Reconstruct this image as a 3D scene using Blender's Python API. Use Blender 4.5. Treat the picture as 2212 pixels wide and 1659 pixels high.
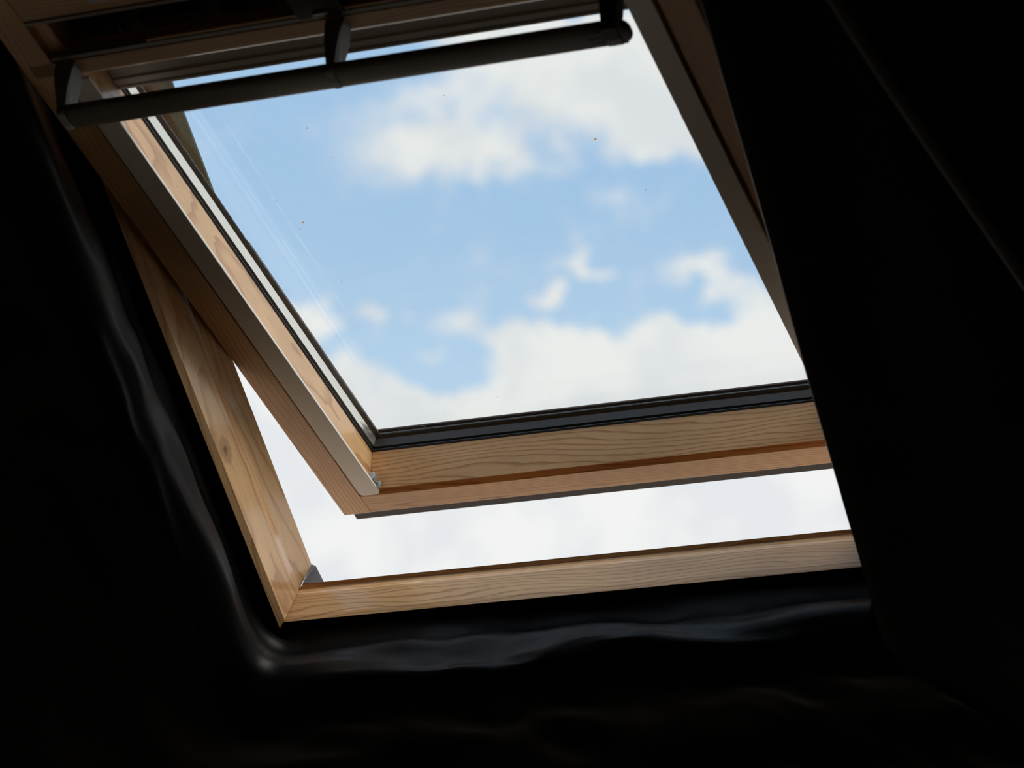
import bpy, bmesh, math, random
from mathutils import Matrix, Vector, noise

# ------------------------------------------------------------------ reset
for o in list(bpy.data.objects):
    bpy.data.objects.remove(o, do_unlink=True)
scene = bpy.context.scene
col = scene.collection
random.seed(7)

# ------------------------------------------------------------------ geometry frames
# window plane coordinates: u to the right as seen from the room, v up the roof slope, w out through the roof
# (world x runs the other way, so u is negated when a mesh is written)
PITCH = math.radians(30)
BASE_Z = 3.0                                   # height of the window's lower corner above the floor
MF = Matrix.Translation((0, 0, BASE_Z)) @ Matrix.Rotation(PITCH, 4, 'X')
OPEN = 0.3839                                  # sash tilted 22 degrees about its side pivots
MS = MF @ Matrix.Translation((-0.057, 0.0379, 0.1479)) @ Matrix.Rotation(-OPEN, 4, 'X')

# ------------------------------------------------------------------ camera
cam_d = bpy.data.cameras.new('camera')
cam = bpy.data.objects.new('camera', cam_d)
col.objects.link(cam)
fwd = Vector((0.33858251, -0.49530812, 0.80001984))
up = Vector((-0.11158612, 0.82310145, 0.55682362))
right = fwd.cross(up)
R3 = Matrix((right, up, -fwd)).transposed()
cam.matrix_world = MF @ Matrix.Translation((-1.60053601, 2.08927125, -2.97321982)) @ R3.to_4x4()
cam_d.sensor_width = 36.0
cam_d.lens = 7225.86 / 2212 * 36.0
cam_d.clip_start = 0.05
cam_d.clip_end = 2000
cam_d.dof.use_dof = True
cam_d.dof.focus_distance = 3.88
cam_d.dof.aperture_fstop = 7.1
scene.camera = cam

# ------------------------------------------------------------------ exposure
scene.view_settings.view_transform = 'Standard'
scene.view_settings.look = 'None'
scene.view_settings.exposure = 0.0
scene.view_settings.gamma = 1.0
scene.view_settings.use_curve_mapping = False

# light paths: the dark loft needs few bounces
scene.cycles.max_bounces = 5
scene.cycles.diffuse_bounces = 3
scene.cycles.glossy_bounces = 3
scene.cycles.transparent_max_bounces = 16
scene.cycles.use_adaptive_sampling = True
scene.cycles.adaptive_threshold = 0.07
scene.cycles.caustics_reflective = False
scene.cycles.caustics_refractive = False

# ------------------------------------------------------------------ sun behind thin cloud, high to the right
sun_d = bpy.data.lights.new('veiled_sun', 'SUN')
sun_d.energy = 3.3
sun_d.angle = math.radians(50)
sun_d.color = (1.0, 0.96, 0.90)
sun = bpy.data.objects.new('veiled_sun', sun_d)
col.objects.link(sun)
to_sun = (MF.to_3x3() @ Vector((-0.60, 0.42, 0.68))).normalized()
sun.location = (0, 0, 30)
sun.rotation_euler = to_sun.to_track_quat('Z', 'Y').to_euler()

# ------------------------------------------------------------------ sky
SKY_STRENGTH = 1.0
world = bpy.data.worlds.new('sky')
scene.world = world
world.cycles.sampling_method = 'MANUAL'
world.cycles.sample_map_resolution = 256
world.use_nodes = True
nt = world.node_tree
nt.nodes.clear()


class NB:
    """small helper that wires shader nodes"""
    def __init__(self, tree):
        self.t = tree

    def n(self, kind, **props):
        node = self.t.nodes.new(kind)
        for k, v in props.items():
            setattr(node, k, v)
        return node

    def set(self, sock, v):
        if hasattr(v, 'is_linked') or hasattr(v, 'links'):
            self.t.links.new(v, sock)
        else:
            sock.default_value = v

    def math(self, op, a, b=0.0, c=0.0, clamp=False):
        m = self.n('ShaderNodeMath', operation=op)
        m.use_clamp = clamp
        self.set(m.inputs[0], a)
        self.set(m.inputs[1], b)
        self.set(m.inputs[2], c)
        return m.outputs[0]

    def vmath(self, op, a, b=(0, 0, 0), scale=None):
        m = self.n('ShaderNodeVectorMath', operation=op)
        self.set(m.inputs[0], a)
        self.set(m.inputs[1], b)
        if scale is not None:
            self.set(m.inputs['Scale'], scale)
        return m.outputs[0]

    def vmath3(self, a, mul, add):
        m = self.n('ShaderNodeVectorMath', operation='MULTIPLY_ADD')
        self.set(m.inputs[0], a)
        m.inputs[1].default_value = mul
        m.inputs[2].default_value = add
        return m.outputs[0]

    def noise(self, vec, scale, detail=4.0, rough=0.5, dist=0.0):
        m = self.n('ShaderNodeTexNoise')
        self.set(m.inputs['Vector'], vec)
        self.set(m.inputs['Scale'], scale)
        self.set(m.inputs['Detail'], detail)
        self.set(m.inputs['Roughness'], rough)
        self.set(m.inputs['Distortion'], dist)
        return m

    def ramp(self, fac, lo, hi, a=0.0, b=1.0, smooth=True):
        m = self.n('ShaderNodeMapRange')
        m.interpolation_type = 'SMOOTHSTEP' if smooth else 'LINEAR'
        self.set(m.inputs['Value'], fac)
        self.set(m.inputs['From Min'], lo)
        self.set(m.inputs['From Max'], hi)
        self.set(m.inputs['To Min'], a)
        self.set(m.inputs['To Max'], b)
        return m.outputs[0]

    def mix(self, fac, a, b, blend='MIX'):
        m = self.n('ShaderNodeMix', data_type='RGBA', blend_type=blend)
        self.set(m.inputs[0], fac)
        self.set(m.inputs[6], a)
        self.set(m.inputs[7], b)
        return m.outputs[2]

    def mapping(self, vec, loc=(0, 0, 0), rot=(0, 0, 0), scale=(1, 1, 1), kind='POINT'):
        if kind == 'POINT' and not any(rot):
            return self.vmath3(vec, scale, loc)
        m = self.n('ShaderNodeMapping', vector_type=kind)
        self.set(m.inputs['Vector'], vec)
        m.inputs['Location'].default_value = loc
        m.inputs['Rotation'].default_value = rot
        m.inputs['Scale'].default_value = scale
        return m.outputs[0]


b = NB(nt)
tc = b.n('ShaderNodeTexCoord')
dirv = b.vmath('NORMALIZE', tc.outputs['Generated'])
sep = b.n('ShaderNodeSeparateXYZ')
nt.links.new(dirv, sep.inputs[0])
az = b.math('MULTIPLY', b.math('ARCTAN2', sep.outputs[0], b.math('MULTIPLY', sep.outputs[1], -1.0)), 57.29578)
el = b.math('MULTIPLY', b.math('ARCSINE', sep.outputs[2]), 57.29578)
comb = b.n('ShaderNodeCombineXYZ')
nt.links.new(az, comb.inputs[0])
nt.links.new(el, comb.inputs[1])
flat = comb.outputs[0]
# ragged cloud edges: warp the azimuth / elevation field with noise
wn1 = b.noise(dirv, 38.0, 2.0, 0.55)
wn2 = b.noise(dirv, 95.0, 5.0, 0.66)
warp = b.vmath('ADD',
               b.vmath('SCALE', b.vmath('SUBTRACT', wn1.outputs['Color'], (0.5, 0.5, 0.5)), scale=1.25),
               b.vmath('SCALE', b.vmath('SUBTRACT', wn2.outputs['Color'], (0.5, 0.5, 0.5)), scale=1.15))
warped = b.vmath('ADD', flat, warp)
# cloud masses: azimuth, elevation, half width, half height (degrees), weight
CLOUDS = [
    (20.33, 31.74, 4.48, 1.47, 1.15),
    (22.92, 30.36, 3.03, 0.63, 0.60),
    (24.50, 30.57, 2.12, 0.87, 0.36),
    (19.18, 30.84, 2.03, 0.67, 0.75),
    (21.94, 32.15, 3.09, 0.79, 0.50),
    (22.72, 32.58, 4.23, 0.56, 0.50),
    (24.47, 31.29, 2.13, 0.63, 0.26),
    (24.98, 29.87, 1.65, 0.48, 0.26),
    (20.93, 28.52, 0.86, 0.32, 0.60),
    (21.62, 28.11, 0.38, 0.21, 0.70),
    (18.80, 28.44, 1.08, 0.40, 0.60),
    (17.99, 28.18, 0.99, 0.40, 0.50),
    (17.17, 27.72, 1.16, 0.79, 0.80),
    (20.40, 29.61, 1.19, 0.40, 0.24),
    (21.18, 30.53, 1.01, 0.48, -0.25),
    (18.19, 26.28, 4.95, 1.59, 1.90),
    (21.82, 26.97, 0.93, 0.75, 1.50),
    (21.06, 27.05, 0.89, 0.67, 1.40),
    (20.49, 26.36, 1.77, 0.95, 1.00),
    (18.94, 27.25, 0.85, 0.63, 1.20),
    (17.69, 27.32, 1.25, 0.71, 1.20),
    (23.01, 25.71, 2.11, 0.59, 1.20),
    (24.95, 25.66, 1.67, 0.91, 1.70),
    (25.50, 26.33, 0.75, 0.44, 0.90),
    (26.35, 27.26, 0.89, 0.67, 1.10),
    (23.13, 27.29, 1.43, 0.48, 0.40),
    (24.87, 27.65, 0.54, 0.24, 0.55),
    (23.89, 26.69, 0.75, 0.25, 0.42),
    (22.07, 26.04, 1.50, 0.71, 0.90),
    (23.50, 26.24, 0.80, 0.40, -0.50),
    (26.99, 25.77, 1.23, 1.27, 1.30),
]
dens = None
for (ca, ce, rx, ry, amp) in CLOUDS:
    mp = b.vmath3(warped, (1 / rx, 1 / ry, 0), (-ca / rx, -ce / ry, 0))
    g = b.n('ShaderNodeTexGradient', gradient_type='SPHERICAL')
    nt.links.new(mp, g.inputs[0])
    dens = b.math('MULTIPLY', g.outputs['Fac'], amp) if dens is None else b.math('MULTIPLY_ADD', g.outputs['Fac'], amp, dens)
# the same broken cumulus goes on over the rest of the sky
big = b.noise(dirv, 5.0, 1.0, 0.5)
mid = b.noise(dirv, 24.0, 3.0, 0.6)
fine = wn2
base = b.math('MULTIPLY', b.math('SUBTRACT', big.outputs['Fac'], 0.47), 2.6)
base = b.math('MULTIPLY_ADD', b.math('SUBTRACT', mid.outputs['Fac'], 0.5), 1.0, base)
# near the placed masses the broad field gives way to them
near = b.vmath3(flat, (1 / 13, 1 / 10, 0), (-22.2 / 13, -26.5 / 10, 0))
gn = b.n('ShaderNodeTexGradient', gradient_type='SPHERICAL')
nt.links.new(near, gn.inputs[0])
inview = b.ramp(gn.outputs['Fac'], 0.0, 0.22)
base = b.math('MULTIPLY', base, b.math('SUBTRACT', 1.0, inview))
low = b.math('MULTIPLY', b.ramp(el, 25.7, 24.7), 1.25)
dens = b.math('ADD', b.math('ADD', dens, base), low)
dens = b.math('MULTIPLY_ADD', b.math('SUBTRACT', fine.outputs['Fac'], 0.5), 0.75, dens)
dens = b.math('MULTIPLY_ADD', b.math('SUBTRACT', mid.outputs['Fac'], 0.5), 0.5, dens)
mask = b.ramp(dens, 0.03, 0.60)
# blue of the clear air, paler towards the horizon
blue = b.mix(b.ramp(el, 31.0, 22.0), (0.40, 0.605, 0.86, 1), (0.54, 0.745, 0.915, 1))
haze = b.mix(b.ramp(el, 20.0, 2.0), blue, (0.66, 0.74, 0.83, 1))
cl_n = wn1
cloud = b.mix(b.ramp(cl_n.outputs['Fac'], 0.36, 0.6), (0.79, 0.815, 0.845, 1), (0.89, 0.90, 0.89, 1))
skyc = b.mix(mask, haze, cloud)
ground_c = b.mix(b.ramp(el, -0.5, 0.5), (0.34, 0.32, 0.27, 1), skyc)
bg = b.n('ShaderNodeBackground')
nt.links.new(ground_c, bg.inputs['Color'])
bg.inputs['Strength'].default_value = SKY_STRENGTH
out = b.n('ShaderNodeOutputWorld')
nt.links.new(bg.outputs[0], out.inputs[0])


# ================================================================== materials
def mat(name):
    m = bpy.data.materials.new(name)
    m.use_nodes = True
    t = m.node_tree
    t.nodes.clear()
    nb = NB(t)
    o = nb.n('ShaderNodeOutputMaterial')
    p = nb.n('ShaderNodeBsdfPrincipled')
    t.links.new(p.outputs[0], o.inputs[0])
    return m, nb, p


def simple(name, c, rough=0.5, metal=0.0, bump=0.0, bscale=300.0, vary=0.12):
    m, nb, p = mat(name)
    tcx = nb.n('ShaderNodeTexCoord')
    nz = nb.noise(tcx.outputs['Object'], bscale, 2.0)
    dark = tuple(x * (1 - vary) for x in c) + (1,)
    lite = tuple(min(1, x * (1 + vary)) for x in c) + (1,)
    nb.set(p.inputs['Base Color'], nb.mix(nz.outputs['Fac'], dark, lite))
    p.inputs['Roughness'].default_value = rough
    p.inputs['Metallic'].default_value = metal
    if bump:
        bp = nb.n('ShaderNodeBump')
        bp.inputs['Strength'].default_value = bump
        bp.inputs['Distance'].default_value = 0.001
        nb.set(bp.inputs['Height'], nz.outputs['Fac'])
        nb.set(p.inputs['Normal'], bp.outputs[0])
    return m


def wood(name, axis, light=(0.76, 0.455, 0.215), dark=(0.38, 0.165, 0.05), seed=0.0, ring=0.0042,
         centre=(0.0, 0.0), contrast=1.0, tilt=0.0, rough=0.14, knot=None):
    """varnished pine: growth rings cut lengthwise, wandering along the grain axis"""
    m, nb, p = mat(name)
    tcx = nb.n('ShaderNodeTexCoord')
    v = nb.mapping(tcx.outputs['Object'], scale=(-1, 1, 1))
    if axis == 'Y':            # bring the grain onto X
        v = nb.mapping(v, rot=(0, 0, -math.pi / 2))
    v = nb.mapping(v, loc=(seed, centre[0], centre[1]), rot=(0, tilt, tilt * 1.3))
    st = nb.mapping(v, scale=(4.0, 22.0, 22.0))
    w1 = nb.noise(st, 1.0, 3.0, 0.5)
    st2 = nb.mapping(v, scale=(1.6, 8.0, 8.0))
    w2 = nb.noise(st2, 1.0, 2.0, 0.5)
    off = nb.vmath('ADD', nb.vmath('SCALE', nb.vmath('SUBTRACT', w1.outputs['Color'], (.5, .5, .5)), scale=0.022),
                   nb.vmath('SCALE', nb.vmath('SUBTRACT', w2.outputs['Color'], (.5, .5, .5)), scale=0.06))
    q = nb.vmath('ADD', v, off)
    wv = nb.n('ShaderNodeTexWave', wave_type='RINGS', rings_direction='X', wave_profile='SAW')
    nb.set(wv.inputs['Vector'], q)
    wv.inputs['Scale'].default_value = 2 * math.pi / (20 * ring)
    wv.inputs['Distortion'].default_value = 0.0
    line = nb.ramp(wv.outputs['Fac'], 0.62, 0.98)
    fib = nb.noise(nb.mapping(v, scale=(30.0, 900.0, 900.0)), 1.0, 3.0, 0.6)
    blot = nb.noise(nb.mapping(v, scale=(5.0, 18.0, 18.0)), 1.0, 3.0, 0.55)
    c0 = tuple(light) + (1,)
    c1 = tuple(x * 0.80 for x in light) + (1,)
    basec = nb.mix(nb.ramp(blot.outputs['Fac'], 0.35, 0.68), c0, c1)
    basec = nb.mix(nb.ramp(fib.outputs['Fac'], 0.45, 0.75, 0.0, 0.30), basec, tuple(dark) + (1,))
    colr = nb.mix(nb.math('MULTIPLY', line, 0.85 * contrast), basec, tuple(dark) + (1,))
    # a few small dark pores and specks
    vo = nb.n('ShaderNodeTexVoronoi')
    nb.set(vo.inputs['Vector'], v)
    vo.inputs['Scale'].default_value = 34.0
    colr = nb.mix(nb.ramp(vo.outputs['Distance'], 0.030, 0.018), colr, (0.10, 0.045, 0.02, 1))
    if knot:                   # a small branch knot with its darker heart
        kv = nb.vmath3(tcx.outputs['Object'], (70, 42, 70), (70 * knot[0], -42 * knot[1], -70 * knot[2]))
        kn = nb.n('ShaderNodeTexGradient', gradient_type='SPHERICAL')
        nb.set(kn.inputs[0], nb.vmath('ADD', kv, nb.vmath('SCALE', nb.noise(tcx.outputs['Object'], 160, 2.0).outputs['Color'], scale=0.5)))
        colr = nb.mix(nb.ramp(kn.outputs['Fac'], 0.0, 0.35, 0.0, 0.65), colr, (0.36, 0.19, 0.08, 1))
        colr = nb.mix(nb.ramp(kn.outputs['Fac'], 0.5, 0.75, 0.0, 0.8), colr, (0.10, 0.05, 0.025, 1))
    nb.set(p.inputs['Base Color'], colr)
    p.inputs['Roughness'].default_value = 0.5
    p.inputs['Specular IOR Level'].default_value = 0.35
    p.inputs['Coat Weight'].default_value = 0.75
    p.inputs['Coat Roughness'].default_value = rough
    bp = nb.n('ShaderNodeBump')
    bp.inputs['Strength'].default_value = 0.12
    bp.inputs['Distance'].default_value = 0.0006
    nb.set(bp.inputs['Height'], fib.outputs['Fac'])
    nb.set(p.inputs['Normal'], bp.outputs[0])
    return m


W_RAIL = wood('pine_bottom_rail', 'X', seed=0.31, centre=(0.055, 0.02), ring=0.0045, tilt=0.02)
W_RAIL_TOP = wood('pine_top_rail', 'X', seed=1.7, centre=(-0.70, 0.03), ring=0.0045)
W_STILE_L = wood('pine_left_stile', 'Y', seed=2.3, centre=(0.09, -0.025), ring=0.006, contrast=0.8, tilt=0.015)
W_STILE_R = wood('pine_right_stile', 'Y', seed=4.1, centre=(0.58, 0.0), ring=0.004, tilt=0.01)
W_FRAME_B = wood('pine_frame_sill', 'X', seed=5.2, centre=(0.05, 0.05), ring=0.0042, tilt=-0.02)
W_FRAME_S = wood('pine_frame_jamb', 'Y', seed=7.7, centre=(0.07, 0.03), ring=0.0065, contrast=0.75, tilt=0.02, knot=(-0.006, 0.232, -0.03))
ALU_BAR = simple('pale_grey_lacquer', (0.80, 0.77, 0.73), 0.42, 0.0, 0.15, 2500)
ALU_GREY = simple('grey_lacquered_metal', (0.30, 0.28, 0.26), 0.45, 0.0, 0.1, 900)
ALU_DARK = simple('dark_brown_grey_cladding', (0.065, 0.055, 0.055), 0.6, 0.0, 0.3, 700)
BAR_GREY = simple('control_bar_grey', (0.20, 0.175, 0.16), 0.38, 0.0, 0.1, 1500)
BRACKET = simple('bracket_grey_plastic', (0.27, 0.28, 0.285), 0.5, 0.0, 0.1, 1500)
GRILLE = simple('dark_grey_filter_mesh', (0.16, 0.145, 0.13), 0.8, 0.0, 0.4, 800)
PLATE = simple('dark_grey_plate', (0.11, 0.11, 0.115), 0.6)
BLACK = simple('black_plastic', (0.018, 0.018, 0.02), 0.45)
RUBBER = simple('black_rubber_gasket', (0.022, 0.027, 0.030), 0.5, 0.0, 0.4, 900, 0.4)
SPACER = simple('bright_aluminium_spacer', (0.86, 0.85, 0.80), 0.22, 0.85, 0.0, 400, 0.03)
ZINC = simple('zinc_plated_steel', (0.42, 0.45, 0.46), 0.38, 0.7)
CLAD_UNDER = simple('weathered_grey_green_metal', (0.06, 0.112, 0.108), 0.6, 0.1, 0.4, 260, 0.45)
SEAL_BROWN = simple('weathered_brown_seal', (0.085, 0.068, 0.058), 0.8, 0.0, 0.5, 300, 0.4)
STICKER = simple('printed_paper_label', (0.62, 0.60, 0.62), 0.5)
MARK = simple('embossed_mark_dark', (0.012, 0.011, 0.010), 0.5)
SLATE = simple('pale_clay_roofing', (0.44, 0.35, 0.28), 0.8, 0.0, 0.0, 12)
GRASS = simple('pale_gravel_ground', (0.40, 0.37, 0.31), 0.95, 0.0, 0.0, 0.2, 0.35)
PLASTER = simple('cream_plaster', (0.62, 0.56, 0.48), 0.85, 0.0, 0.0, 60)
BOARDS = simple('worn_floor_boards', (0.72, 0.50, 0.30), 0.6, 0.0, 0.0, 40)
TAPE = simple('dark_grey_adhesive_tape', (0.062, 0.066, 0.075), 0.35)


def translucent(name, c):
    m, nb, p = mat(name)
    p.inputs['Base Color'].default_value = c + (1,)
    p.inputs['Roughness'].default_value = 0.8
    tl = nb.n('ShaderNodeBsdfTranslucent')
    tl.inputs['Color'].default_value = c + (1,)
    mx = nb.n('ShaderNodeMixShader')
    mx.inputs[0].default_value = 0.75
    t = m.node_tree
    t.links.new(p.outputs[0], mx.inputs[1])
    t.links.new(tl.outputs[0], mx.inputs[2])
    o = [n for n in t.nodes if n.type == 'OUTPUT_MATERIAL'][0]
    t.links.new(mx.outputs[0], o.inputs[0])
    return m


SPECK = translucent('dried_leaf_fleck', (0.75, 0.52, 0.20))
SPECK_W = translucent('pale_dust_fleck', (0.9, 0.9, 0.88))


def foil_material():
    m, nb, p = mat('black_polythene_foil')
    tcx = nb.n('ShaderNodeTexCoord')
    nz = nb.noise(tcx.outputs['Object'], 14.0, 2.0, 0.55)
    p.inputs['Base Color'].default_value = (0.004, 0.004, 0.0045, 1)
    nb.set(p.inputs['Roughness'], nb.ramp(nz.outputs['Fac'], 0.3, 0.7, 0.36, 0.50, smooth=False))
    p.inputs['Specular IOR Level'].default_value = 0.125
    p.inputs['Specular Tint'].default_value = (1.0, 0.93, 0.84, 1)
    return m


FOIL = foil_material()


def glass_material():
    m = bpy.data.materials.new('clear_window_glass')
    m.use_nodes = True
    t = m.node_tree
    t.nodes.clear()
    nb = NB(t)
    o = nb.n('ShaderNodeOutputMaterial')
    tr = nb.n('ShaderNodeBsdfTransparent')
    gl = nb.n('ShaderNodeBsdfGlossy')
    gl.inputs['Roughness'].default_value = 0.0
    tcx = nb.n('ShaderNodeTexCoord')
    tr.inputs['Color'].default_value = (0.990, 0.995, 0.993, 1)
    fr = nb.n('ShaderNodeFresnel')
    fr.inputs['IOR'].default_value = 1.5
    mx = nb.n('ShaderNodeMixShader')
    ge = nb.n('ShaderNodeNewGeometry')
    front = nb.math('SUBTRACT', 1.0, ge.outputs['Backfacing'])
    nb.set(mx.inputs[0], nb.math('MULTIPLY', nb.math('MULTIPLY', fr.outputs[0], front), 0.6))
    t.links.new(tr.outputs[0], mx.inputs[1])
    t.links.new(gl.outputs[0], mx.inputs[2])
    t.links.new(mx.outputs[0], o.inputs[0])
    return m


GLASS = glass_material()


# ================================================================== builders
def link(o, parent=None):
    col.objects.link(o)
    if parent is not None:
        o.parent = parent
    return o


def from_data(name, verts, faces, material, parent=None, bevel=0.0, smooth=False, segs=2, angle=35):
    me = bpy.data.meshes.new(name)
    bm = bmesh.new()
    vs = [bm.verts.new((-v[0], v[1], v[2])) for v in verts]
    for f in faces:
        try:
            bm.faces.new([vs[i] for i in f])
        except ValueError:
            pass
    bmesh.ops.recalc_face_normals(bm, faces=bm.faces[:])
    bm.to_mesh(me)
    bm.free()
    me.materials.append(material)
    o = bpy.data.objects.new(name, me)
    link(o, parent)
    if bevel:
        md = o.modifiers.new('bevel', 'BEVEL')
        md.width = bevel
        md.segments = segs
        md.limit_method = 'ANGLE'
        md.angle_limit = math.radians(angle)
    if smooth:
        for pl in me.polygons:
            pl.use_smooth = True
    return o


def loft(loops, closed_ends=True):
    """loops: lists of equal length of 3D points, joined in order"""
    n = len(loops[0])
    verts = [p for lp in loops for p in lp]
    faces = []
    for k in range(len(loops) - 1):
        for i in range(n):
            j = (i + 1) % n
            faces.append((k * n + i, k * n + j, (k + 1) * n + j, (k + 1) * n + i))
    if closed_ends:
        faces.append(tuple(range(n)))
        faces.append(tuple((len(loops) - 1) * n + i for i in range(n)))
    return verts, faces


def along_u(prof, a, c):       # prof: (s, t) points swept from u=a to u=c
    return loft([[(a, s, t) for s, t in prof], [(c, s, t) for s, t in prof]])


def along_s(prof, a, c):       # prof: (u, t) points swept from s=a to s=c
    return loft([[(u, a, t) for u, t in prof], [(u, c, t) for u, t in prof]])


def box(u0, u1, s0, s1, t0, t1):
    return along_u([(s0, t0), (s1, t0), (s1, t1), (s0, t1)], u0, u1)


def part(name, vf, material, parent, bevel=0.0006, **k):
    return from_data(name, vf[0], vf[1], material, parent, bevel, **k)


def empty(name, matrix):
    o = bpy.data.objects.new(name, None)
    o.empty_display_size = 0.1
    col.objects.link(o)
    o.matrix_world = matrix
    return o


def tag(o, label, cat, group=None):
    o['label'] = label
    o['category'] = cat
    if group:
        o['group'] = group
    return o


def structure(o):
    o['kind'] = 'structure'
    return o


# ================================================================== the room shell
HOLE = (-0.0178, 0.7318, -0.0172, 0.972)        # u0, u1, v0, v1 of the opening behind the frame
X0, X1 = -3.4, 4.8
V0, V1 = -3.0, 5.1                               # slope from eaves wall to ridge
CEIL_W = -0.162


def holed_sheet(name, w, rect, ext, material, thick):
    """a sheet with a rectangular hole, with thickness, in window plane coordinates"""
    u0, u1, v0, v1 = rect
    a0, a1, c0, c1 = ext
    verts, faces = [], []
    for ww in (w, w + thick):
        verts += [(a0, c0, ww), (a1, c0, ww), (a1, c1, ww), (a0, c1, ww),
                  (u0, v0, ww), (u1, v0, ww), (u1, v1, ww), (u0, v1, ww)]
    for k in (0, 8):
        for i in range(4):
            j = (i + 1) % 4
            faces.append((k + i, k + j, k + 4 + j, k + 4 + i))
    for i in range(4):
        j = (i + 1) % 4
        faces.append((i, j, 8 + j, 8 + i))
        faces.append((4 + i, 4 + j, 12 + j, 12 + i))
    o = from_data(name, verts, faces, material)
    o.matrix_world = MF
    return o


def grow(r, e):
    return (r[0] - e, r[1] + e, r[2] - e, r[3] + e)


structure(holed_sheet('ceiling', CEIL_W, grow(HOLE, 0.06), (X0, X1, V0, V1), FOIL, 0.012))
roof = structure(holed_sheet('roof', 0.012, grow((0, 0.714, 0, 0.955), 0.044), (X0 - .3, X1 + .3, V0 - 0.5, V1), SLATE, 0.02))

yk = V0 * math.cos(PITCH)
zk = BASE_Z + V0 * math.sin(PITCH)
yr = V1 * math.cos(PITCH)
zr = BASE_Z + V1 * math.sin(PITCH)
yb = 2 * yr - yk


def quadbox(name, x0, x1, y0, y1, z0, z1, material):
    v, f = box(x0, x1, y0, y1, z0, z1)
    return structure(from_data(name, v, f, material))


quadbox('floor', X0 - .2, X1 + .2, yk - .2, yb + .2, -0.12, 0.0, BOARDS)
# low wall under the eaves; its unseen openings are added to brighten the room
EV = [(-3.0, -1.1), (-0.9, 1.2), (1.4, 3.6)]
quadbox('wall_front', X0 - .2, X1 + .2, yk - 0.2, yk, 0.0, 0.12, PLASTER)
quadbox('wall_front', X0 - .2, X1 + .2, yk - 0.2, yk, 1.42, zk, PLASTER)
xs = [X0 - .2] + [x for e in EV for x in e] + [X1 + .2]
for i in range(0, len(xs), 2):
    quadbox('wall_front', xs[i], xs[i + 1], yk - 0.2, yk, 0.12, 1.42, PLASTER)
quadbox('wall_back', X0 - .2, X1 + .2, yb, yb + 0.2, 0.0, zk, PLASTER)
for nm, xa, xb in (('wall_left', X0 - 0.2, X0), ('wall_right', X1, X1 + 0.2)):
    prof = [(yk - .2, 0.0), (yb + .2, 0.0), (yb + .2, zk), (yr, zr + 0.05), (yk - .2, zk)]
    v, f = loft([[(xa, y, z) for y, z in prof], [(xb, y, z) for y, z in prof]])
    structure(from_data(nm, v, f, PLASTER))
prof = [(yr - 0.02, zr - 0.16), (yb + 0.3, zk - 0.3), (yb + 0.3, zk - 0.05), (yr - 0.02, zr + 0.10)]
v, f = loft([[(X0 - .3, y, z) for y, z in prof], [(X1 + .3, y, z) for y, z in prof]])
structure(from_data('ceiling', v, f, FOIL))
v, f = box(-400, 400, -400, 400, -0.5, -0.13)
structure(from_data('ground', v, f, GRASS))


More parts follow.
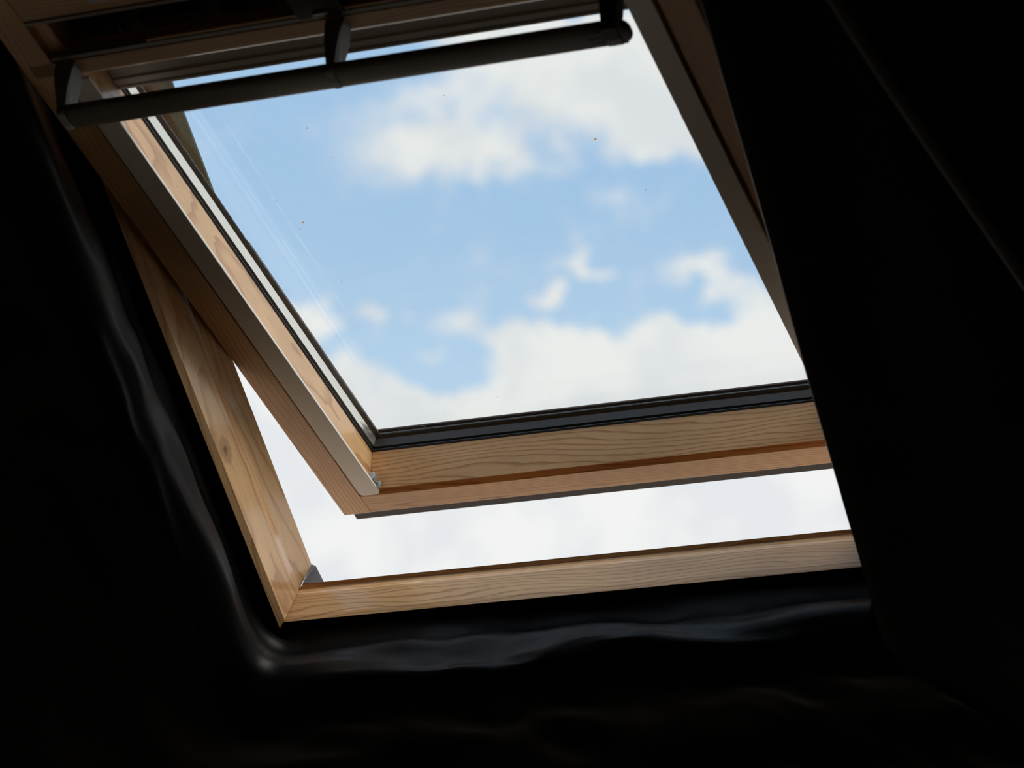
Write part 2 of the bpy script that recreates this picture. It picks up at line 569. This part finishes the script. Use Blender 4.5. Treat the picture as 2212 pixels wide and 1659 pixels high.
# ================================================================== black foil lining the opening
def foil_lining():
    # rings of a rectangle: (left, right, bottom, top) growth beyond HOLE, and depth w
    prof = []
    steps = 12
    for i in range(steps + 1):                  # the reveal, from the timber lip into the room
        k = i / steps
        # tucked back behind the lip, then bulging out again before it turns over the edge
        sag = 0.018 * math.sin(math.pi * min(1.0, k / 0.60)) - 0.010 * max(0.0, math.sin(math.pi * (k - 0.60) / 0.8))
        prof.append((0.0005 + sag, -0.0078 * k, 0.0005 + sag * 1.1, 0.0, -0.034 - 0.110 * k, k))
    e0 = prof[-1]
    for i in range(1, 7):                       # rolled edge
        a = math.radians(15 * i)
        r = 0.030
        e = r * (1 - math.cos(a))
        er = 0.006 * (1 - math.cos(a))
        prof.append((e0[0] + e, e0[1] + er, e0[2] + e, e, -0.1442 - r * math.sin(a), 1.0))
    e1 = prof[-1]
    for i in range(1, 30):                      # out over the slope
        e = 0.62 * (i / 29) ** 1.35
        prof.append((e1[0] + e, e1[1] + e, e1[2] + e, e1[3] + e, -0.1742 - 0.004 * math.sin(i * .7), 1.0))
    NS = (160, 110, 110, 140)                      # bottom, right, top, left
    verts, faces = [], []
    ntot = sum(NS)
    for (gl, gr, gb, gt, w, k) in prof:
        u0, u1, v0, v1 = HOLE[0] - gl, HOLE[1] + gr, HOLE[2] - gb, HOLE[3] + gt
        corners = [(u0, v0), (u1, v0), (u1, v1), (u0, v1)]
        for si in range(4):
            ca, cb = corners[si], corners[(si + 1) % 4]
            for i in range(NS[si]):
                q = i / NS[si]
                verts.append([ca[0] + (cb[0] - ca[0]) * q, ca[1] + (cb[1] - ca[1]) * q, w, si, q, k])
    for r in range(len(prof) - 1):
        for i in range(ntot):
            j = (i + 1) % ntot
            faces.append((r * ntot + i, r * ntot + j, (r + 1) * ntot + j, (r + 1) * ntot + i))
    pts = []
    nrow = len(prof)
    for idx, (u, vv, w, si, q, k) in enumerate(verts):
        row = idx // ntot
        fade = min(1.0, row / 6.0)
        # folds run along each side of the opening
        if si in (0, 2):
            p = Vector((u * 4.5 + vv * 3, vv * 20 + w * 20 + u * 2.0, 3.0))
        else:
            p = Vector((u * 20 + w * 20, vv * 4.5 + u * 2, 9.0))
        a = noise.fractal(p, 0.9, 2.0, 3)
        c = noise.noise(Vector((u * 6, vv * 6, w * 10)))
        amp = {0: 0.019, 1: 0.0012, 2: 0.01, 3: 0.016 if vv < 0.45 else max(0.003, 0.016 - (vv - 0.45) * 0.05)}[si]
        d = (a * 0.8 + c * 0.5) * amp * fade
        if row > 18:                             # on the slope: hang up and down
            out = (row - 18) / (nrow - 18)
            amp2 = 0.016 if si != 1 else 0.0035
            w = w - abs(a + 0.4 * c) * amp2 * min(1, out * 6)
        inn = max(0.0, 1 - max(0, row - 18) / 6)
        if si == 0:
            vv += d * inn
        elif si == 1:
            u -= d * inn
        elif si == 2:
            vv -= d * inn
        else:
            u += d * inn
        pts.append((u, vv, w))
    # soften the folds where two sides meet at the lower corners
    pts = [Vector(p) for p in pts]
    starts = [0, NS[0], NS[0] + NS[1], NS[0] + NS[1] + NS[2]]
    for row in range(5, nrow):                   # the lower left corner is tucked back
        for k in range(-30, 31):
            i = row * ntot + (starts[0] + k) % ntot
            g = 0.020 * (1 - abs(k) / 31) ** 2 * min(1, (row - 4) / 5)
            dent = 0.5 * g * max(0.0, 1 - abs(row - 15) / 7)
            pts[i] = pts[i] + Vector((-g, -g, dent))
    for row in range(3, nrow):
        off = row * ntot
        for it in range(110):
            for c0 in (starts[0],):
                new = {}
                span = 44
                for k in range(-span, span + 1):
                    i = (c0 + k) % ntot
                    wgt = 0.5 * (1 - abs(k) / (span + 1))
                    avg = (pts[off + (i - 1) % ntot] + pts[off + (i + 1) % ntot]) / 2
                    new[i] = pts[off + i].lerp(avg, wgt)
                for i, p in new.items():
                    pts[off + i] = p
    o = from_data('vapour_barrier_foil', pts, faces, FOIL, smooth=True)
    o.matrix_world = MF
    tag(o, 'creased black plastic foil lining the opening around the skylight', 'plastic foil')
    return o


foil_lining()

# a taut strip of tape over the foil to the right of the window
tp0, tp1 = Vector((0.832, 0.84, -0.196)), Vector((1.02, 0.27, -0.196))
dv = (tp1 - tp0).normalized()
sd = dv.cross(Vector((0, 0, 1))).normalized()
lp = []
for i in range(31):
    k = i / 30
    c = tp0.lerp(tp1, k) + sd * (0.003 * math.sin(k * 5.0)) + Vector((0, 0, 0.004 * math.sin(k * 3.14)))
    ring = []
    for j in range(8):
        a = 2 * math.pi * j / 8
        ring.append(c + sd * (0.0075 * math.cos(a)) + Vector((0, 0, 1)) * (0.0045 * math.sin(a)))
    lp.append(ring)
v, f = loft(lp)
tape = from_data('foil_seam', v, f, TAPE, smooth=True)
tape.matrix_world = MF
tag(tape, 'thin grey welted seam running slantwise over the dark foil, right of the skylight', 'seam')

# ================================================================== fixed window frame
UW, VH = 0.714, 0.955
win = empty('window_1', MF)
structure(win)
PB = [(0.0127, -0.0460), (0.0102, -0.0383), (0.0041, -0.0056), (0.0055, 0.0080), (0.0, 0.0111), (0.012, 0.0105),
      (0.05, 0.0105), (0.05, -0.010), (0.0168, -0.010), (0.0168, -0.0390)]
PL = [(0.0149, -0.0550), (0.0085, -0.0473), (0.0032, -0.0056), (0.0051, 0.0100), (-0.0025, 0.0455), (0.03, 0.0455),
      (0.05, 0.040), (0.05, -0.010), (0.0174, -0.010), (0.0174, -0.0480)]


def rail(name, prof, ends, material):
    loops = [[e(d, w) for d, w in prof] for e in ends]
    v, f = loft(loops)
    return from_data(name, v, f, material, win, 0.0007)


rail('frame_sill', PB, (lambda d, w: (-d, -d, w), lambda d, w: (UW + d, -d, w)), W_FRAME_B)
rail('frame_head', PB, (lambda d, w: (-d, VH + d, w), lambda d, w: (UW + d, VH + d, w)), W_FRAME_B)
rail('frame_jamb', PL, (lambda d, w: (-d, -min(d, .03), w), lambda d, w: (-d, VH + d, w)), W_FRAME_S)
rail('frame_jamb', PL, (lambda d, w: (UW + d, -min(d, .03), w), lambda d, w: (UW + d, VH + d, w)), W_FRAME_S)
# grey corner plate outside the lower left corner
vv = [(0.0, 0.0005, 0.0112), (0.0275, -0.002, 0.0112), (0.0275, -0.016, 0.0112), (0.0, -0.018, 0.0112),
      (0.0, 0.0005, 0.0495), (0.0045, -0.0035, 0.0500), (0.0045, -0.016, 0.050), (0.0, -0.018, 0.050)]
from_data('corner_plate', vv, [(0, 1, 2, 3), (4, 5, 6, 7), (0, 1, 5, 4), (1, 2, 6, 5), (2, 3, 7, 6), (3, 0, 4, 7)],
          PLATE, win, 0.0004)
# metal side covers that stay with the frame above the pivots
for sgn in (0, 1):
    def mu(u):
        return u if sgn == 0 else UW - u
    prof = [(-0.05, 0.053), (0.004, 0.0625), (0.028, 0.066), (0.0445, 0.066), (0.0455, 0.068), (0.0445, 0.070),
            (0.0, 0.074), (-0.055, 0.070)]
    cover = part('side_cover', along_s([(mu(u), t) for u, t in prof], 0.40, 1.0), CLAD_UNDER, win, 0.0003)
    rows, rows2 = [], []
    for i in range(80):
        s = 0.41 + 0.58 * i / 79
        jag = 0.0010 * noise.noise(Vector((s * 60, 3 + sgn, 0))) + 0.0007 * noise.noise(Vector((s * 260, 5, 0)))
        rows.append([(mu(-0.010), s, 0.0545), (mu(0.0155 + jag), s, 0.0615), (mu(0.0155 + jag), s, 0.0640), (mu(-0.010), s, 0.0610)])
        rows2.append([(mu(0.0140), s, 0.0636), (mu(0.0290 + jag * 0.6), s, 0.0652), (mu(0.0290 + jag * 0.6), s, 0.0665), (mu(0.0140), s, 0.0650)])
    v, f = loft(rows)
    from_data('rubber_lip', v, f, RUBBER, cover)
    v, f = loft(rows2)
    from_data('seal_strip', v, f, SEAL_BROWN, cover)

# ================================================================== pivoting sash
W = 0.60
TOP = 0.945
sash = empty('window_sash', MS)
tag(sash, 'tilted pine skylight sash with clear double glazing, swung open in its frame', 'window sash')

# stiles: room face, rebate for the cover strip, deep inner side, glazing rebate
def stile_profile(mir):
    p = [(-0.0539, 0.0), (-0.0185, 0.0), (-0.0185, 0.0075), (0.0, 0.0075), (0.0, 0.0490), (-0.011, 0.0490),
         (-0.011, 0.070), (-0.0539, 0.070)]
    return [(W - u, t) if mir else (u, t) for u, t in p]


KB = -0.0583
for mir, mt in ((False, W_STILE_L), (True, W_STILE_R)):
    part('stile', along_s(stile_profile(mir), KB, TOP), mt, sash, 0.0008)

# bottom rail between the stiles
PR = [(0.0, 0.0490), (-0.0090, 0.0), (-0.0090, 0.0085), (-0.0215, 0.0085), (-0.0225, 0.0005), (KB, 0.0005),
      (KB, 0.070), (-0.011, 0.070), (-0.011, 0.0490)]
# it is notched round the stiles: the upper part runs to the stile's inner side, the lower to its room face
up_p = [(0.0, 0.0490), (-0.0090, 0.0003), (-0.0090, 0.0085), (-0.0090, 0.070), (-0.0089, 0.070), (-0.0089, 0.0490)]
lo_p = [(-0.0088, 0.0085), (-0.0215, 0.0085), (-0.0225, 0.0004), (KB + .0002, 0.0004), (KB + .0002, 0.0690), (-0.0088, 0.0690)]


def bottom_rail():
    v1, f1 = along_u([(0.0, 0.0490), (-0.0090, 0.0003), (-0.0090, 0.0480)], 0.0002, W - 0.0002)
    v2, f2 = along_u(lo_p, -0.0183, W + 0.0183)
    n = len(v1)
    return v1 + v2, f1 + [tuple(i + n for i in f) for f in f2]


part('bottom_rail', bottom_rail(), W_RAIL, sash, 0.0006)
# end-grain cheeks: the stile face carried across to the joint
for a, c in ((-0.0187, -0.0236), (W + 0.0187, W + 0.0236)):
    pass

# top rail: lower timber bar with its rounded edge, the vent slot behind, the upper timber bar
rnd = []
for i in range(6):
    an = math.radians(180 + 90 * i / 5)
    rnd.append((0.7976 + 0.010 * math.cos(an), 0.013 + 0.013 * math.sin(an)))
lowbar = [(0.7880, 0.028)] + rnd + [(0.8159, 0.0), (0.8159, 0.028)]
part('top_rail', along_u(lowbar, -0.046, W + 0.046), W_RAIL_TOP, sash, 0.0)
part('top_rail', along_u([(0.8815, 0.0), (TOP - 0.002, 0.0), (TOP - 0.002, 0.06), (0.8815, 0.06)], -0.0183, W + 0.0183), W_RAIL_TOP, sash, 0.0008)
part('top_core', box(-0.0105, W + 0.0105, 0.762, 0.8815, 0.042, 0.066), W_RAIL_TOP, sash, 0.0005)

# ventilation slot
slot = part('ventilation_slot', box(-0.0183, W + 0.0183, 0.764, 0.8812, 0.036, 0.0415), BLACK, sash, 0.0003)
for k in range(7):
    u0 = -0.008 + k * 0.0885
    part('vent_grille', box(u0, u0 + 0.061, 0.8000, 0.8235, 0.029, 0.0362), GRILLE, slot, 0.0006)
part('slot_trim', box(-0.0165, W + 0.0165, 0.8188, 0.8245, -0.0006, 0.004), ALU_GREY, sash, 0.0004)
part('slot_trim', box(-0.0180, W + 0.0180, 0.8765, 0.8812, -0.0015, 0.006), ALU_GREY, sash, 0.0004)
part('slot_bead', box(0.094, 0.262, 0.8255, 0.8290, 0.0, 0.004), W_RAIL_TOP, sash, 0.0004)
part('slot_bead', box(0.312, 0.560, 0.8255, 0.8290, 0.0, 0.004), W_RAIL_TOP, sash, 0.0004)
lat = part('flap_latch', box(0.262, 0.312, 0.8225, 0.870, -0.004, 0.014), BLACK, sash, 0.002)
part('latch_pin', box(0.280, 0.297, 0.829, 0.833, -0.0065, -0.0035), ZINC, lat, 0.001)
stk = part('type_label', box(0.062, 0.17, 0.893, 0.925, -0.0006, 0.0002), STICKER, sash, 0.0)

# pale cover strips over the stiles, rounded at the lower end
for mir in (False, True):
    def mu(u):
        return W - u if mir else u
    ua, ub = -0.0145, 0.0117
    outl = []
    for i in range(9):
        an = math.radians(180 + 180 * i / 8)
        cu = (ua + ub) / 2
        x = cu + (ub - ua) / 2 * max(-1, min(1, 1.0 * math.copysign(abs(math.cos(an)) ** 0.45, math.cos(an))))
        outl.append((x, -0.0085 + 0.0085 * math.copysign(abs(math.sin(an)) ** 0.7, math.sin(an)) * 0.9))
    outl += [(ub, 0.79), (ua, 0.79)]
    lo = [[(mu(u), s, -0.0034) for u, s in outl], [(mu(u), s, 0.0) for u, s in outl]]
    v, f = loft(lo)
    strip = from_data('cover_strip', v, f, ALU_BAR, sash, 0.0007)
    part('strip_web', box(min(mu(-0.010), mu(-0.004)), max(mu(-0.010), mu(-0.004)), 0.01, 0.785, -0.0002, 0.0078), ALU_BAR, strip, 0.0)
    part('corner_catch', box(min(mu(0.002), mu(0.0135)), max(mu(0.002), mu(0.0135)), -0.0005, 0.012, 0.002, 0.011), ZINC, strip, 0.0012)
    part('catch_screw', box(min(mu(0.0105), mu(0.0165)), max(mu(0.0105), mu(0.0165)), -0.0065, -0.001, -0.0005, 0.006), ZINC, strip, 0.0012)

# glazing: gaskets, spacer, two panes, outer seal
GT = 0.7150     # top of the glazed opening
def ring(name, prof, material, parent, sides=('l', 'r', 'b', 't')):
    """prof: (inset from the opening edge, t); mitred on all four sides"""
    objs = []
    ends = {
        'b': (lambda d, t: (d, d, t), lambda d, t: (W - d, d, t)),
        't': (lambda d, t: (d, GT - d, t), lambda d, t: (W - d, GT - d, t)),
        'l': (lambda d, t: (d, d, t), lambda d, t: (d, GT - d, t)),
        'r': (lambda d, t: (W - d, d, t), lambda d, t: (W - d, GT - d, t)),
    }
    for sname in sides:
        v, f = loft([[e(d, t) for d, t in prof] for e in ends[sname]])
        objs.append(from_data(name, v, f, material, parent, 0.0))
    return objs


ring('gasket', [(-0.0105, 0.0492), (0.0006, 0.0492), (0.0006, 0.0502), (0.0016, 0.0504), (0.0016, 0.0515), (-0.0105, 0.0515)], RUBBER, sash)
ring('spacer_bar', [(-0.0100, 0.0555), (0.0026, 0.0555), (0.0030, 0.0590), (0.0030, 0.0594), (0.0044, 0.0660), (-0.0100, 0.0660)], SPACER, sash, ('l', 'r'))
ring('spacer_bar', [(-0.0100, 0.0555), (0.0010, 0.0555), (0.0014, 0.0660), (-0.0100, 0.0660)], RUBBER, sash, ('b', 't'))
def jag_seal(side):
    rows = []
    n = 220
    for i in range(n + 1):
        k = i / n
        j = 0.0007 * noise.noise(Vector((k * 90, 1.0, 2.0))) + 0.0006 * noise.noise(Vector((k * 300, 7.0, 2.0)))
        if side in 'lr':
            s = -0.004 + (GT + 0.008) * k
            d = 0.0080 + j
            g = [(-0.01, 0.0702), (d - 0.0015, 0.0702), (d, 0.0710), (d - .001, 0.0735), (-0.01, 0.0735)]
            rows.append([(dd if side == 'l' else W - dd, s, t) for dd, t in g])
        else:
            u = -0.004 + (W + 0.008) * k
            d = (0.0040 if side == 'b' else 0.006) + j
            g = [(-0.01, 0.0702), (d - 0.0015, 0.0702), (d, 0.0710), (d - .001, 0.0735), (-0.01, 0.0735)]
            rows.append([(u, dd if side == 'b' else GT - dd, t) for dd, t in g])
    v, f = loft(rows)
    return from_data('outer_seal', v, f, RUBBER, sash)
for sd_ in 'lrbt':
    jag_seal(sd_)
part('glass_pane', box(-0.0102, W + 0.0102, -0.0102, GT + 0.0102, 0.0517, 0.0553), GLASS, sash, 0.0)
pane = part('glass_pane', box(-0.0102, W + 0.0102, -0.0102, GT + 0.0102, 0.0662, 0.0700), GLASS, sash, 0.0)

# ridged aluminium profile at the head of the glass
hp = [(0.7085, 0.0488), (0.7115, 0.0460), (0.7150, 0.0460), (0.7165, 0.0475), (0.7205, 0.0475), (0.7220, 0.0445),
      (0.7290, 0.0445), (0.7305, 0.0465), (0.7600, 0.0465), (0.7600, 0.0488)]
part('head_profile', along_u(hp, 0.0003, W - 0.0003), ALU_GREY, sash, 0.0004)

# outer cladding and the drip flange below the bottom rail
part('drip_flange', along_u([(-0.0560, 0.0705), (-0.0585, 0.014), (-0.0880, 0.0125), (-0.0885, 0.0145), (-0.0610, 0.0165), (-0.0605, 0.0750), (-0.0560, 0.0750)], -0.0510, W + 0.0510), ALU_DARK, sash, 0.0003)
for a, c in ((-0.0535, 0.0055), (W - 0.0055, W + 0.0535)):
    part('side_cladding', box(a, c, KB, 0.395, 0.0738, 0.0775), ALU_DARK, sash, 0.0004)
part('bottom_cladding', box(-0.0535, W + 0.0535, -0.062, 0.0025, 0.0776, 0.080), ALU_DARK, sash, 0.0004)
part('top_cladding', box(-0.0535, W + 0.0535, GT - 0.003, TOP + 0.004, 0.0738, 0.078), ALU_DARK, sash, 0.0004)

# control bar on three curved brackets
bar_prof = []
for i in range(28):
    an = 2 * math.pi * i / 28
    bar_prof.append((0.7820 + 0.0165 * math.copysign(abs(math.cos(an)) ** 0.75, math.cos(an)),
                     -0.0450 + 0.0062 * math.copysign(abs(math.sin(an)) ** 0.75, math.sin(an))))
v, f = along_u(bar_prof, -0.0040, 0.5930)
cbar = from_data('control_bar', v, f, BAR_GREY, sash, 0.0, smooth=False)
for pl in cbar.data.polygons:
    pl.use_smooth = len(pl.vertices) == 4


def bracket(u0, u1, flare0, flare1):
    """curved blade between the timber bar and the control bar, (s, t) outline"""
    outer = []
    for i in range(11):          # upper edge, concave
        k = i / 10
        s = 0.8150 - 0.0175 * k + 0.004 * math.sin(k * math.pi)
        t = 0.001 - 0.0455 * k
        outer.append((s, t))
    outer += [(0.7990, -0.0500), (0.7960, -0.0525)]
    outer += [(0.7800, -0.0535), (0.7695, -0.0520), (0.7690, -0.0500)]
    inner = []
    for i in range(11):          # lower edge back to the timber
        k = i / 10
        s = 0.7815 + 0.0155 * k - 0.004 * math.sin(k * math.pi)
        t = -0.0400 + 0.041 * k
        inner.append((s, t))
    o2 = outer + [(0.7700, -0.0420)] + inner
    n = len(o2)
    lo = []
    for s, t in o2:
        k = min(1, max(0, -t / 0.05))
        lo.append((u0 - flare0 * (1 - k), s, t))
    hi = []
    for s, t in o2:
        k = min(1, max(0, -t / 0.05))
        hi.append((u1 + flare1 * (1 - k), s, t))
    return loft([lo, hi])


part('bracket', bracket(-0.0130, -0.0055, 0.003, 0.013), BRACKET, cbar, 0.0008)
part('bracket', bracket(0.2860, 0.2935, 0.000, 0.014), BRACKET, cbar, 0.0008)
part('bracket', bracket(0.5740, 0.5900, 0.000, 0.003), BLACK, cbar, 0.0008)
# rounded end cap at the right
caps = []
for k in range(7):
    a = math.radians(90 * k / 6)
    sc = math.cos(a) ** 0.6 if k < 6 else 0.25
    caps.append([(0.5780 + 0.0225 * math.sin(a), 0.7820 + (s - 0.7820) * 1.06 * sc, -0.045 + (t + 0.045) * 1.15 * sc) for s, t in bar_prof])
v, f = loft(caps)
from_data('end_cap', v, f, BLACK, cbar, smooth=True)
# embossed signs beside the right bracket: a straight line, a wavy line, a second fainter wave
def mark(s_mid, u0, u1, amp, width, name):
    rows = []
    n = 24
    for i in range(n + 1):
        k = i / n
        u = u0 + (u1 - u0) * k
        s = s_mid + amp * math.sin(k * 4 * math.pi)
        tt = -0.0450 - 0.0062 * (1 - abs((s - 0.7820) / 0.0165) ** 2.67) ** (0.375) - 0.00025
        rows.append([(u, s - width, tt), (u, s + width, tt), (u, s + width, tt + 0.0006), (u, s - width, tt + 0.0006)])
    v, f = loft(rows)
    return from_data(name, v, f, MARK, cbar)


mark(0.7905, 0.5555, 0.5740, 0.0, 0.0007, 'straight_line_mark')
mark(0.7830, 0.5565, 0.5740, 0.0009, 0.0006, 'wavy_line_mark')
mark(0.7765, 0.5600, 0.5740, 0.0009, 0.0004, 'wavy_line_mark')

# painted spacer reflections: faint strips down the left of the outer pane
def reflection_material():
    m, nb, p = mat('faint_reflection_streak')
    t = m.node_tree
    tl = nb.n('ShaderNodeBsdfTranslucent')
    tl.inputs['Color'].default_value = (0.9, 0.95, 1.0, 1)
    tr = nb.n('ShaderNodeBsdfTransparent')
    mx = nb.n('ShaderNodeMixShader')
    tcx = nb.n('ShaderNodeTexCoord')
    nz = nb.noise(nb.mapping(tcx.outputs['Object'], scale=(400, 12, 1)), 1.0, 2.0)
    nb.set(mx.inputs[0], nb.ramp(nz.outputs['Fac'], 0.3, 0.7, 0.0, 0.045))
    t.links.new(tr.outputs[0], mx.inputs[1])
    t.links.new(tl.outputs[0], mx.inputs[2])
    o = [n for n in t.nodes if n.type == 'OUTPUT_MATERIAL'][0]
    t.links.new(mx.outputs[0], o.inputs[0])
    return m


REFLECTION = reflection_material()
REFLECTIONS = [(0.0449, 0.6342, 0.0408, 0.1574, 0.0022), (0.0512, 0.6360, 0.0481, 0.1637, 0.0010), (0.0730, 0.6238, 0.0680, 0.2379, 0.0012), ]
for ua, sa, ub, sb, wd in REFLECTIONS:
    part('reflection_streak', loft([[(ua - wd, sa, 0.07003), (ua + wd, sa, 0.07003), (ua + wd, sa, 0.07010), (ua - wd, sa, 0.07010)],
                              [(ub - wd, sb, 0.07003), (ub + wd, sb, 0.07003), (ub + wd, sb, 0.07010), (ub - wd, sb, 0.07010)]]), REFLECTION, pane, 0.0)

# dry flecks and dust stuck to the outer pane
vs, fs = [], []
vs2, fs2 = [], []
def fleck(u, s, r, target_v, target_f):
    a0 = random.random() * 6.28
    base_i = len(target_v)
    n = 6
    asp = random.uniform(0.3, 0.9)
    for i in range(n):
        a = 2 * math.pi * i / n
        rr = r * random.uniform(0.6, 1.1)
        x, y = rr * math.cos(a), rr * asp * math.sin(a)
        target_v.append((u + x * math.cos(a0) - y * math.sin(a0), s + x * math.sin(a0) + y * math.cos(a0), 0.07015))
    target_v.append((u, s, 0.0706))
    for i in range(n):
        target_f.append((base_i + i, base_i + (i + 1) % n, base_i + n))
    target_f.append(tuple(base_i + i for i in range(n)))
FLECKS = [
    (0.1565, 0.5792, 0.0022),
    (0.0857, 0.4244, 0.0027),
    (0.0779, 0.4138, 0.0016),
    (0.1045, 0.6295, 0.0011),
    (0.1646, 0.5259, 0.0016),
    (0.3221, 0.5984, 0.0014),
    (0.4798, 0.3991, 0.0016),
    (0.0852, 0.3103, 0.0011),
    (0.0712, 0.4664, 0.0011),
    (0.4545, 0.4939, 0.0022),
]
for (u, s, r) in FLECKS:
    fleck(u, s, r, vs, fs)
for i in range(70):
    fleck(random.uniform(0.02, W - 0.02), random.uniform(0.02, GT - 0.02) if i > 25 else random.uniform(0.008, 0.05), random.uniform(0.0004, 0.0012), vs2, fs2)
for i in range(60):
    fleck(random.uniform(0.02, 0.12), random.uniform(0.38, 0.66), random.uniform(0.0004, 0.0011), vs2, fs2)
fl = from_data('leaf_flecks', vs, fs, SPECK, pane)
fl['kind'] = 'stuff'
fl = from_data('dust_flecks', vs2, fs2, SPECK_W, pane)
fl['kind'] = 'stuff'
